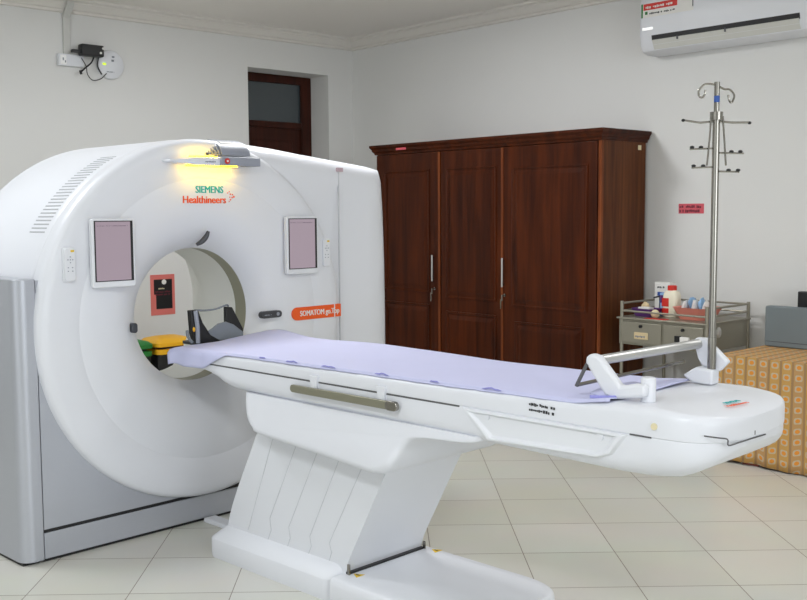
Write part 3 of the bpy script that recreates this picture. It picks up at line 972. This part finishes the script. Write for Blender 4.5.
# ================================================================== WARDROBE
CX0, CX1, CYL, CYR, CT = 5.65, 6.165, 6.525, 4.205, 2.036
wd = thing('wardrobe', 'large three-door dark mahogany wardrobe with moulded crown against the wall', 'wardrobe', ((CX0 + CX1) / 2, 5.36, 0))
obj('carcass', MB().box(CX0 + .022, CX1, CYR, CYL, .06, 1.965), 'wooddark', wd, bevel=.003)
obj('plinth', MB().box(CX0 + .05, CX1, CYR + .03, CYL - .03, 0, .06), 'doorwood', wd, flat=True)
crp = [(CX0 - .002, 1.958), (CX0 - .006, 1.972), (CX0 - .022, 1.985), (CX0 - .026, 2.0), (CX0 - .040, 2.014), (CX0 - .046, 2.018), (CX0 - .046, 2.036)]
crown = []
for z, e in ((1.958, .004), (1.972, .008), (1.985, .020), (2.000, .024), (2.014, .034), (2.018, .038), (2.036, .038)):
    crown.append([(CX0 - e, CYR - e, z), (CX0 - e, CYL + e, z), (CX1 + .012, CYL + e, z), (CX1 + .012, CYR - e, z)])
obj('crown', MB().loft(crown), 'wood', wd, sharp=20)
obj('red_sticker', MB().box(CX0 - .027, CX0 - .024, 6.12, 6.24, 1.986, 2.008), 'signred', wd, flat=True)
obj('wall_tag', MB().box(6.07, 6.105, CYR - .003, CYR, 1.905, 1.938), 'cream', wd, flat=True)
def door_leaf(y0, y1, panels, handle):
    d = obj('door', MB().box(CX0, CX0 + .021, y0 + .004, y1 - .004, .065, 1.954), 'wood', wd, bevel=.003)
    for (a, b, z0, z1) in panels:
        # bevelled raised field inside a moulded frame
        r = []
        for ins, dx in ((0, .001), (.0, -.006), (.012, -.008), (.020, -.001), (.030, -.001), (.060, -.009)):
            r.append([(CX0 + dx, a + ins, z0 + ins), (CX0 + dx, b - ins, z0 + ins), (CX0 + dx, b - ins, z1 - ins), (CX0 + dx, a + ins, z1 - ins)])
        obj('raised_panel', MB().loft(r, False, True), 'wood', d, sharp=10)
    if handle:
        y, z0, z1 = handle
        h = obj('handle', MB().box(CX0 - .026, CX0 - .018, y - .007, y + .007, z0, z1), 'alu', d, bevel=.002)
        obj('lock', MB().lathe([(.011, -.008), (.011, 0)], (CX0, y - .012, z0 - .06), 'x', 14), 'steel', d)
        obj('key', MB().box(CX0 - .03, CX0 - .008, y - .014, y - .010, z0 - .064, z0 - .056).box(CX0 - .034, CX0 - .03, y - .016, y - .004, z0 - .10, z0 - .056).box(CX0 - .034, CX0 - .031, y - .004, y + .006, z0 - .16, z0 - .09), 'steel', d, flat=True)
        obj('handle_post', MB().box(CX0 - .02, CX0, y - .005, y + .005, z0 + .015, z0 + .025).box(CX0 - .02, CX0, y - .005, y + .005, z1 - .025, z1 - .015), 'steel', d, flat=True)
door_leaf(5.753, 6.515, [(5.87, 6.42, .835, 1.822), (5.87, 6.42, .18, .745)], (5.826, .934, 1.141))
door_leaf(5.107, 5.749, [(5.152, 5.690, .805, 1.824), (5.152, 5.690, .18, .705)], None)
door_leaf(4.236, 5.103, [(4.312, 5.005, .780, 1.806), (4.345, 4.972, .18, .675)], (5.080, .923, 1.138))
obj('door_edge', MB().box(CX0 - .004, CX0 + .002, 5.086, 5.108, .07, 1.950), 'woodlight', wd, flat=True)
obj('door_edge', MB().box(CX0 - .004, CX0 + .002, 5.752, 5.775, .07, 1.950), 'woodlight', wd, flat=True)
obj('corner_post', MB().box(CX0 + .004, CX0 + .03, CYR, CYR + .028, .06, 1.958), 'woodlight', wd, bevel=.003)

# ================================================================== TROLLEY
tr = thing('steel_trolley', 'stainless steel instrument trolley with two drawers and guard rails', 'trolley', (5.85, 3.65, 0))
TX0, TX1, TY0, TY1, TZ = 5.60, 6.12, 3.365, 3.995, .782
obj('top_tray', MB().box(TX0 - .01, TX1 + .01, TY0 - .01, TY1 + .03, TZ - .012, TZ), 'trolley', tr, bevel=.003)
obj('drawer_case', MB().box(TX0 + .008, TX1, TY0, TY1 + .02, .602, TZ - .012), 'trolley', tr, bevel=.002)
for y in (TY0, TY1):
    for x in (TX0 + .01, TX1 - .01):
        p = obj('post', MB().tube([(x, y, .075), (x, y, .886)], .0115, 12), 'trolley', tr)
        obj('castor', MB().lathe([(.030, -.012), (.034, -.006), (.034, .006), (.030, .012)], (x, y, .034), 'y', 20), 'black', p)
for z in (.822, .872):
    r = [(TX0 + .01, TY1, z), (TX1 - .01, TY1, z), (TX1 - .01, TY0, z), (TX0 + .01, TY0, z)]
    if z > .85:
        obj('guard_rail', MB().tube(r, .007, 8), 'trolley', tr)
    else:
        obj('guard_rail', MB().tube(r, .007, 8, closed=True), 'trolley', tr)
for a, b in ((3.686, 3.985), (3.385, 3.660)):
    d = obj('drawer', MB().box(TX0 - .004, TX0 + .01, a, b, .618, .752), 'trolley', tr, bevel=.003)
    c = (a + b) / 2
    obj('lock', MB().lathe([(.010, -.014), (.010, 0)], (TX0 - .004, c, .730), 'x', 14), 'black', d)
    if a > 3.5:
        obj('card_holder', MB().box(TX0 - .009, TX0 - .004, c - .055, c + .05, .645, .690), 'beige', d, bevel=.002)
        obj('small_print', marks_mb((TX0 - .0095, c + .04, .655), (0, -1, 0), (0, 0, 1), .08, .024, 1, 21), 'padgrey', d, flat=True)
    else:
        obj('handle', MB().box(TX0 - .022, TX0 - .004, c - .05, c + .05, .655, .688), 'paper', d, bevel=.004)
        obj('handle_recess', MB().box(TX0 - .0235, TX0 - .004, c + .012, c + .052, .652, .692), 'black', d, bevel=.003)
obj('lower_shelf', MB().box(TX0, TX1, TY0, TY1, .20, .215), 'trolley', tr, bevel=.003)
obj('tray_liner', MB().box(TX0 + .005, TX0 + .05, 3.66, 3.82, TZ, TZ + .003), 'red', tr, flat=True)
ft = MB()
rng = random.Random(5)
ft.ball((5.70, TY0 - .03, .722), .028, .012, .035, 7, 5)
tag(obj('foil_packet', ft, 'alu', at=(5.70, TY0 - .03, .70), sharp=5), 'crumpled silver foil packet stuck on the side of the steel trolley', 'packet')

# things on the trolley
bt = thing('lotion_bottle', 'white plastic bottle with red cap and red label on the trolley', 'bottle', (5.82, 3.75, TZ))
obj('body', MB().loft([[(x, y, z) for x, y in rrect(5.82 - a, 5.82 + a, 3.75 - b, 3.75 + b, .02)] for z, a, b in ((TZ + .001, .034, .050), (TZ + .008, .036, .054), (TZ + .14, .036, .054), (TZ + .165, .032, .046), (TZ + .178, .024, .028))]), 'bottle', bt, sharp=50)
obj('cap', MB().lathe([(.030, TZ + .176), (.030, TZ + .204), (.026, TZ + .208)], (5.82, 3.75, 0), 'z', 20), 'red', bt, sharp=40)
obj('label', MB().box(5.782, 5.786, 3.752, 3.803, TZ + .07, TZ + .125).box(5.782, 5.786, 3.752, 3.803, TZ + .012, TZ + .058), 'red', bt, flat=True)
bx = thing('glove_box', 'white cardboard carton with blue print standing behind the bottle', 'carton', (5.96, 3.92, TZ))
obj('carton', MB().box(5.93, 5.99, 3.838, 3.958, TZ + .001, TZ + .215), 'paper', bx, bevel=.002)
obj('print', MB().box(5.928, 5.930, 3.85, 3.935, TZ + .125, TZ + .15).box(5.928, 5.930, 3.855, 3.92, TZ + .04, TZ + .10), 'blue', bx, flat=True)
obj('small_print', marks_mb((5.9295, 3.945, TZ + .175), (0, -1, 0), (0, 0, 1), .07, .022, 1, 8), 'blackprint', bx, flat=True)
bp2 = thing('printed_packet', 'narrow blue and white packet beside the red-capped bottle', 'packet', (5.84, 3.822, TZ))
obj('packet', MB().box(5.81, 5.86, 3.806, 3.838, TZ + .001, TZ + .155), 'lightblue', bp2, bevel=.004)
obj('print', MB().box(5.8085, 5.81, 3.812, 3.834, TZ + .09, TZ + .14), 'purple', bp2, flat=True)
tray = thing('purple_tray', 'purple plastic tray of papers at the left of the trolley top', 'tray', (5.78, 3.86, TZ))
tm = []
for z, i in ((TZ + .001, .02), (TZ + .055, .0), (TZ + .052, .006), (TZ + .010, .026)):
    tm.append([(x, y, z) for x, y in rrect(5.67 + i, 5.80 - i, 3.80 + i, 3.975 - i, .02)])
obj('tray_shell', MB().loft(tm), 'purple', tray, sharp=40)
tag(obj('paper_stack', MB().box(5.705, 5.76, 3.85, 3.935, TZ + .0115, TZ + .062), 'paper', at=(5.73, 3.89, TZ), bevel=.002), 'folded white papers lying in the purple tray', 'papers')
tag(obj('cream_packet', MB().prism([(3.89, .010), (3.96, .010), (3.955, .07), (3.93, .095), (3.90, .078)], 'x', 5.77, 5.785).add([], []), 'beige', at=(5.78, 3.92, 0), bevel=.004), 'small yellowish packet leaning in the purple tray', 'packet')
bpy.data.objects['cream_packet'].location.z += TZ
tag(obj('cotton_ball', MB().ball((5.665, 3.775, TZ + .029), .028, .028, .028), 'cream', at=(5.66, 3.775, TZ)), 'round cream cotton ball in front of the carton on the trolley', 'cotton ball')
spr = thing('black_dispenser', 'small black trigger head dispenser beside the cotton ball', 'dispenser', (5.88, 3.865, TZ))
obj('body', MB().lathe([(.02, TZ + .001), (.02, TZ + .08), (.01, TZ + .095)], (5.88, 3.865, 0), 'z', 16), 'darkgrey', spr, sharp=40)
obj('trigger_head', MB().prism([(3.84, TZ + .095), (3.885, TZ + .095), (3.885, TZ + .12), (3.93, TZ + .108), (3.93, TZ + .118), (3.87, TZ + .135), (3.845, TZ + .13)], 'x', 5.872, 5.888), 'black', spr, bevel=.003)
bk = thing('coral_basket', 'coral plastic basket full of wrapped packets on the trolley', 'basket', (5.78, 3.50, TZ))
br = []
for z, i in ((TZ + .001, .035), (TZ + .075, .004), (TZ + .08, .0), (TZ + .076, .006), (TZ + .008, .04)):
    br.append([(x, y, z) for x, y in rrect(5.68 + i, 5.93 - i, 3.425 + i, 3.675 - i, .04)])
obj('basket_shell', MB().loft(br), 'coral', bk, sharp=40)
rng = random.Random(11)
PK = [('paper', 'white wrapped packet at the right end of the coral basket'), ('lightblue', 'pale blue wrapped packet right of the middle of the coral basket'), ('paper', 'white wrapped packet in the middle of the coral basket'), ('lightblue', 'pale blue wrapped packet left of the middle of the coral basket'), ('paper', 'white wrapped packet at the left end of the coral basket')]
for k, (mt, lbl) in enumerate(PK):
    cx, cy = 5.79 + .02 * (k % 2), 3.477 + .037 * k
    q = MB()
    q.ball((0, 0, 0), .055, .018, .050, 7, 5)
    R = Matrix.Rotation(rng.uniform(-.25, .25), 3, 'X') @ Matrix.Rotation(rng.uniform(-.5, .5), 3, 'Y')
    q.v = [tuple(R @ Vector((v[0] * rng.uniform(.7, 1.2), v[1] * rng.uniform(.7, 1.0), v[2] * rng.uniform(.75, 1.15))) + Vector((cx, cy, TZ + .078 + .012 * (k % 2)))) for v in q.v]
    o = obj('wrapped_packet', q, mt, at=(cx, cy, TZ + .03), sharp=10)
    tag(o, lbl, 'packet', 'packets in the coral basket')

# ================================================================== COVERED BOX, CASE
BX0, BX1, BY0, BY1, BZ = 5.402, 6.08, 1.75, 3.165, .632
cb = thing('covered_chest', 'low chest draped with an orange and tan printed cloth', 'chest', ((BX0 + BX1) / 2, 2.4, 0))
obj('chest', MB().box(BX0 + .012, BX1 - .01, BY0 + .01, BY1 - .012, .03, BZ - .006), 'brick', cb, flat=True)
obj('chest_feet', MB().box(BX0 + .02, BX0 + .14, 2.9, 3.0, 0, .03).box(BX0 + .02, BX0 + .14, 1.9, 2.0, 0, .03).box(BX1 - .14, BX1 - .02, 1.9, 2.0, 0, .03).box(BX1 - .14, BX1 - .02, 2.9, 3.0, 0, .03), 'brick', cb, flat=True)
# cloth: top and three hanging sides, with soft folds
cv, cf = [], []
path = []
ny = 80
rows = []
for k in range(13):
    rows.append(('f', .012 + (BZ - .012) * k / 12))
def cl_row(kind, q):
    row = []
    for j in range(ny + 1):
        y = BY0 + (BY1 - BY0) * j / ny
        if kind == 'f':
            w = 1 - q / BZ
            row.append((BX0 - .004 - .014 * w * (sin(y * 21) * .5 + .5) - .006 * w * sin(y * 47), y, q + .006 * sin(y * 9) * w))
        else:
            row.append((BX0 + (BX1 - BX0) * q, y, BZ + .0015 * sin(y * 13 + q * 4)))
    return row
R = [cl_row(*r) for r in rows] + [cl_row('t', q) for q in (.015, .2, .4, .6, .8, 1.0)]
n = ny + 1
cvs = [p for r in R for p in r]
cfs = [(a * n + b, a * n + b + 1, (a + 1) * n + b + 1, (a + 1) * n + b) for a in range(len(R) - 1) for b in range(ny)]
side = MB().add(cvs, cfs)
sv = []
for k in range(9):
    for q in range(9):
        sv.append((BX0 - .004 + (BX1 - BX0) * q / 8, BY1 + .004 + .01 * (1 - k / 8) * (1 + sin(q * 2.1)), .012 + (BZ - .012) * k / 8))
side.add(sv, [(k * 9 + q, k * 9 + q + 1, k * 9 + q + 10, k * 9 + q + 9) for k in range(8) for q in range(8)])
sv = [(x, BY0 - .004 - (y - BY1 - .004), z) for x, y, z in sv]
side.add(sv, [(k * 9 + q, k * 9 + q + 1, k * 9 + q + 10, k * 9 + q + 9) for k in range(8) for q in range(8)])
obj('cloth', side, 'cloth', cb, solid=.003, sharp=60)
cs = thing('grey_case', 'flat grey case standing upright on the printed cloth', 'case', (5.96, 2.85, BZ + .003))
Z0 = BZ + .003
obj('case_body', MB().prism(rrect(2.45, 3.155, Z0, Z0 + .252, .012), 'x', 5.935, 5.99), 'case', cs, bevel=.006)
obj('case_seam', MB().box(5.933, 5.992, 2.46, 3.150, Z0 + .030, Z0 + .033), 'darkgrey', cs, flat=True)
tag(obj('black_box', MB().box(6.01, 6.055, 2.55, 2.985, Z0, Z0 + .345), 'black', at=(6.03, 2.75, Z0), bevel=.006), 'black upright box standing behind the grey case', 'box')

# ================================================================== WALL THINGS
ac = thing('air_conditioner', 'white wall-mounted air conditioner high above the trolley', 'air conditioner', (X_R, 3.55, 2.53))
AY0, AY1 = 2.90, 4.155
prof = [(X_R - .005, 2.548), (X_R - .12, 2.548), (X_R - .172, 2.566), (X_R - .196, 2.602), (X_R - .205, 2.655), (X_R - .212, 2.67), (X_R - .212, 2.89), (X_R - .19, 2.925), (X_R - .005, 2.925)]
n_ = len(prof)
acr = []
for y, s in ((AY0, .93), (AY0 + .012, .985), (AY0 + .03, 1), (AY1 - .03, 1), (AY1 - .012, .985), (AY1, .93)):
    acr.append([(X_R - .005 - (X_R - .005 - x) * s, y, 2.70 + (z - 2.70) * (s * .3 + .7)) for x, z in prof])
obj('body', MB().loft(acr), 'white2', ac, sharp=35)
obj('outlet_slot', MB().add([(X_R - .2075, AY0 + .11, 2.667), (X_R - .2075, AY1 - .10, 2.667), (X_R - .2005, AY1 - .10, 2.628), (X_R - .2005, AY0 + .11, 2.628)], [(0, 1, 2, 3)]), 'black', ac, solid=.004, flat=True)
obj('air_vane', MB().add([(X_R - .207, AY0 + .115, 2.632), (X_R - .207, AY1 - .105, 2.632), (X_R - .178, AY1 - .105, 2.572), (X_R - .178, AY0 + .115, 2.572)], [(0, 1, 2, 3)]), 'acgrey', ac, solid=.006, flat=True)
for y in (3.50, 3.85):
    obj('vane_pin', MB().box(X_R - .214, X_R - .204, y, y + .008, 2.615, 2.640), 'darkgrey', ac, flat=True)
st = obj('energy_sticker', MB().box(X_R - .2135, X_R - .2115, 3.735, 4.135, 2.786, 2.878), 'paper', ac, flat=True)
obj('red_band', MB().box(X_R - .2145, X_R - .2125, 3.855, 4.118, 2.834, 2.876), 'red', st, flat=True)
obj('green_edge', MB().box(X_R - .2145, X_R - .2125, 4.122, 4.135, 2.786, 2.878).box(X_R - .2145, X_R - .2125, 4.085, 4.105, 2.805, 2.825), 'green', st, flat=True)
obj('small_print', marks_mb((X_R - .2137, 4.07, 2.802), (0, -1, 0), (0, 0, 1), .20, .022, 1, 6), 'blackprint', st, flat=True)
obj('band_print', marks_mb((X_R - .2147, 4.10, 2.843), (0, -1, 0), (0, 0, 1), .22, .03, 1, 7), 'paper', st, flat=True)
obj('dark_edge', MB().box(X_R - .2145, X_R - .2125, 3.735, 3.741, 2.810, 2.878), 'darkgrey', st, flat=True)
obj('indicator_light', MB().box(X_R - .2135, X_R - .2115, 4.045, 4.125, 2.703, 2.718), mat('ac_led', srgb(250, 250, 250), .4, emit=(1, 1, 1, 1), estr=.6), ac, flat=True)

sg = thing('wall_sign', 'small red two-line notice on the wall beside the drip pole', 'sign', (X_R, 3.855, 1.46))
obj('plate', MB().box(X_R - .004, X_R, 3.757, 3.952, 1.460, 1.527), 'signred', sg, flat=True)
obj('small_print', marks_mb((X_R - .0045, 3.945, 1.466), (0, -1, 0), (0, 0, 1), .18, .058, 2, 15, fill=.62), 'maroon', sg, flat=True)

ps = thing('poster', 'pink-bordered black notice taped on the wall, seen through the bore', 'poster', (4.16, Y_B, .82))
obj('sheet', MB().box(4.05, 4.27, Y_B - .003, Y_B, .655, .986), 'pink', ps, flat=True)
obj('black_field', MB().box(4.080, 4.245, Y_B - .0045, Y_B - .002, .825, .947).box(4.098, 4.245, Y_B - .0045, Y_B - .002, .705, .825), 'black', ps, flat=True)
obj('emblem', MB().lathe([(.013, -.0055), (.021, -.0055), (.021, -.003), (.013, -.003)], (4.172, Y_B, .925), 'y', 20), 'paper', ps)
obj('small_print', marks_mb((4.12, Y_B - .0055, .865), (1, 0, 0), (0, 0, 1), .07, .02, 1, 31), 'cream', ps, flat=True)
obj('small_print', marks_mb((4.092, Y_B - .0055, .815), (1, 0, 0), (0, 0, 1), .14, .045, 2, 32), 'maroon', ps, flat=True)

tk = tag(obj('cable_trunking', MB().prism([(Y_B, 2.682), (Y_B - .022, 2.682), (Y_B - .026, 2.95), (Y_B - .105, 3.030), (Y_B - .105, 3.060), (Y_B - .100, 3.062), (Y_B - .004, 2.975)], 'x', 3.378, 3.430), mat('trunking', srgb(206, 206, 202), .5), at=(3.4, Y_B, 2.7), bevel=.003), 'vertical white cable trunking running down from the cornice', 'trunking')
so = thing('wall_socket', 'white double wall socket below the cable trunking', 'socket', (3.43, Y_B, 2.64))
obj('box', MB().box(3.325, 3.525, Y_B - .04, Y_B, 2.593, 2.680), 'white2', so, bevel=.004)
obj('switch_plate', MB().box(3.338, 3.385, Y_B - .043, Y_B - .038, 2.603, 2.67), mat('bright_switch', srgb(250, 250, 250), .3), so, bevel=.002)
obj('pin_hole', MB().box(3.355, 3.363, Y_B - .0445, Y_B - .042, 2.63, 2.65).box(3.372, 3.380, Y_B - .0445, Y_B - .042, 2.615, 2.63), 'padgrey', so, flat=True)
adp = thing('power_adapter', 'black plug-in power adapter hanging over the wall socket', 'adapter', (3.55, Y_B, 2.70))
obj('body', MB().box(3.475, 3.655, Y_B - .115, Y_B - .045, 2.672, 2.758), 'black', adp, bevel=.01)
obj('plug', MB().box(3.41, 3.475, Y_B - .10, Y_B - .06, 2.690, 2.712), 'black', adp, bevel=.004)
obj('stud', MB().lathe([(.009, -.005), (.009, .003)], (3.625, Y_B - .115, 2.70), 'y', 12), 'paper', adp)
obj('stud', MB().lathe([(.009, -.005), (.009, .003)], (3.645, Y_B - .115, 2.735), 'y', 12), 'paper', adp)
ro = thing('wifi_router', 'round white wireless router on the wall beside the black adapter', 'router', (3.745, Y_B, 2.63))
obj('body', MB().lathe([(.110, 0), (.112, -.02), (.105, -.036), (.085, -.045), (.03, -.048)], (3.748, Y_B, 2.632), 'y', 40), 'white2', ro, sharp=40)
obj('led', MB().box(3.672, 3.700, Y_B - .0475, Y_B - .040, 2.625, 2.640), 'ledgreen', ro, flat=True)
obj('port', MB().box(3.745, 3.765, Y_B - .050, Y_B - .044, 2.655, 2.670).box(3.75, 3.77, Y_B - .050, Y_B - .044, 2.685, 2.697), 'padgrey', ro, flat=True)
obj('small_print', marks_mb((3.705, Y_B - .049, 2.570), (1, 0, 0), (0, 0, 1), .07, .014, 1, 41), 'padgrey', ro, flat=True)
c1 = smooth_path([(3.60, Y_B - .06, 2.685), (3.57, Y_B - .07, 2.63), (3.52, Y_B - .07, 2.585), (3.485, Y_B - .06, 2.55)], 6)
wc = thing('power_cable', 'black cables looping from the adapter to the router', 'cable', (3.58, Y_B - .05, 2.55))
obj('cord', MB().tube(c1, .006, 8), 'black', wc)
obj('plug_end', MB().tube([(3.482, Y_B - .06, 2.565), (3.49, Y_B - .06, 2.535)], .010, 8), 'black', wc)
obj('cord', MB().tube(smooth_path([(3.50, Y_B - .05, 2.66), (3.535, Y_B - .05, 2.60), (3.545, Y_B - .05, 2.54), (3.585, Y_B - .05, 2.50), (3.65, Y_B - .05, 2.515), (3.70, Y_B - .05, 2.56)], 6), .0035, 8), 'black', wc)
obj('cord', MB().tube(smooth_path([(3.635, Y_B - .06, 2.68), (3.625, Y_B - .055, 2.61), (3.66, Y_B - .05, 2.55)], 6), .006, 8), 'black', wc)

# ================================================================== BINS BEHIND THE SCANNER
def pedal_bin(cx, cy, colour, label):
    t = thing('pedal_bin', label, 'waste bin', (cx, cy, 0), group=None)
    r = []
    for z, i in ((.012, .025), (.03, .02), (.42, .005)):
        r.append([(x, y, z) for x, y in rrect(cx - .165 + i, cx + .165 - i, cy - .15 + i, cy + .15 - i, .04)])
    obj('body', MB().loft(r), 'black', t, sharp=50)
    r = []
    for z, i in ((.415, .0), (.45, 0), (.452, .006)):
        r.append([(x, y, z) for x, y in rrect(cx - .168 + i, cx + .168 - i, cy - .153 + i, cy + .153 - i, .045)])
    obj('rim', MB().loft(r), colour, t, sharp=40)
    r = []
    for z, i in ((.470, .004), (.474, -.004), (.500, -.004), (.522, .02), (.536, .07), (.540, .13)):
        r.append([(x, y, z) for x, y in rrect(cx - .168 + i, cx + .168 - i, cy - .153 + i, cy + .153 - i, .02 if i > .1 else .045)])
    obj('lid', MB().loft(r), colour, t, sharp=40)
    obj('hinge', MB().box(cx - .12, cx + .12, cy - .12, cy + .12, .45, .472), 'darkgrey', t, flat=True)
    obj('pedal', MB().box(cx - .05, cx + .05, cy - .20, cy - .12, .015, .03), 'black', t, bevel=.004)
    obj('foot', MB().box(cx - .13, cx + .13, cy - .11, cy + .11, 0, .013), 'black', t, flat=True)
pedal_bin(3.95, 7.05, 'yellow', 'black pedal bin with a yellow lid behind the scanner')
pedal_bin(3.585, 7.05, 'green', 'black pedal bin with a green lid behind the scanner')
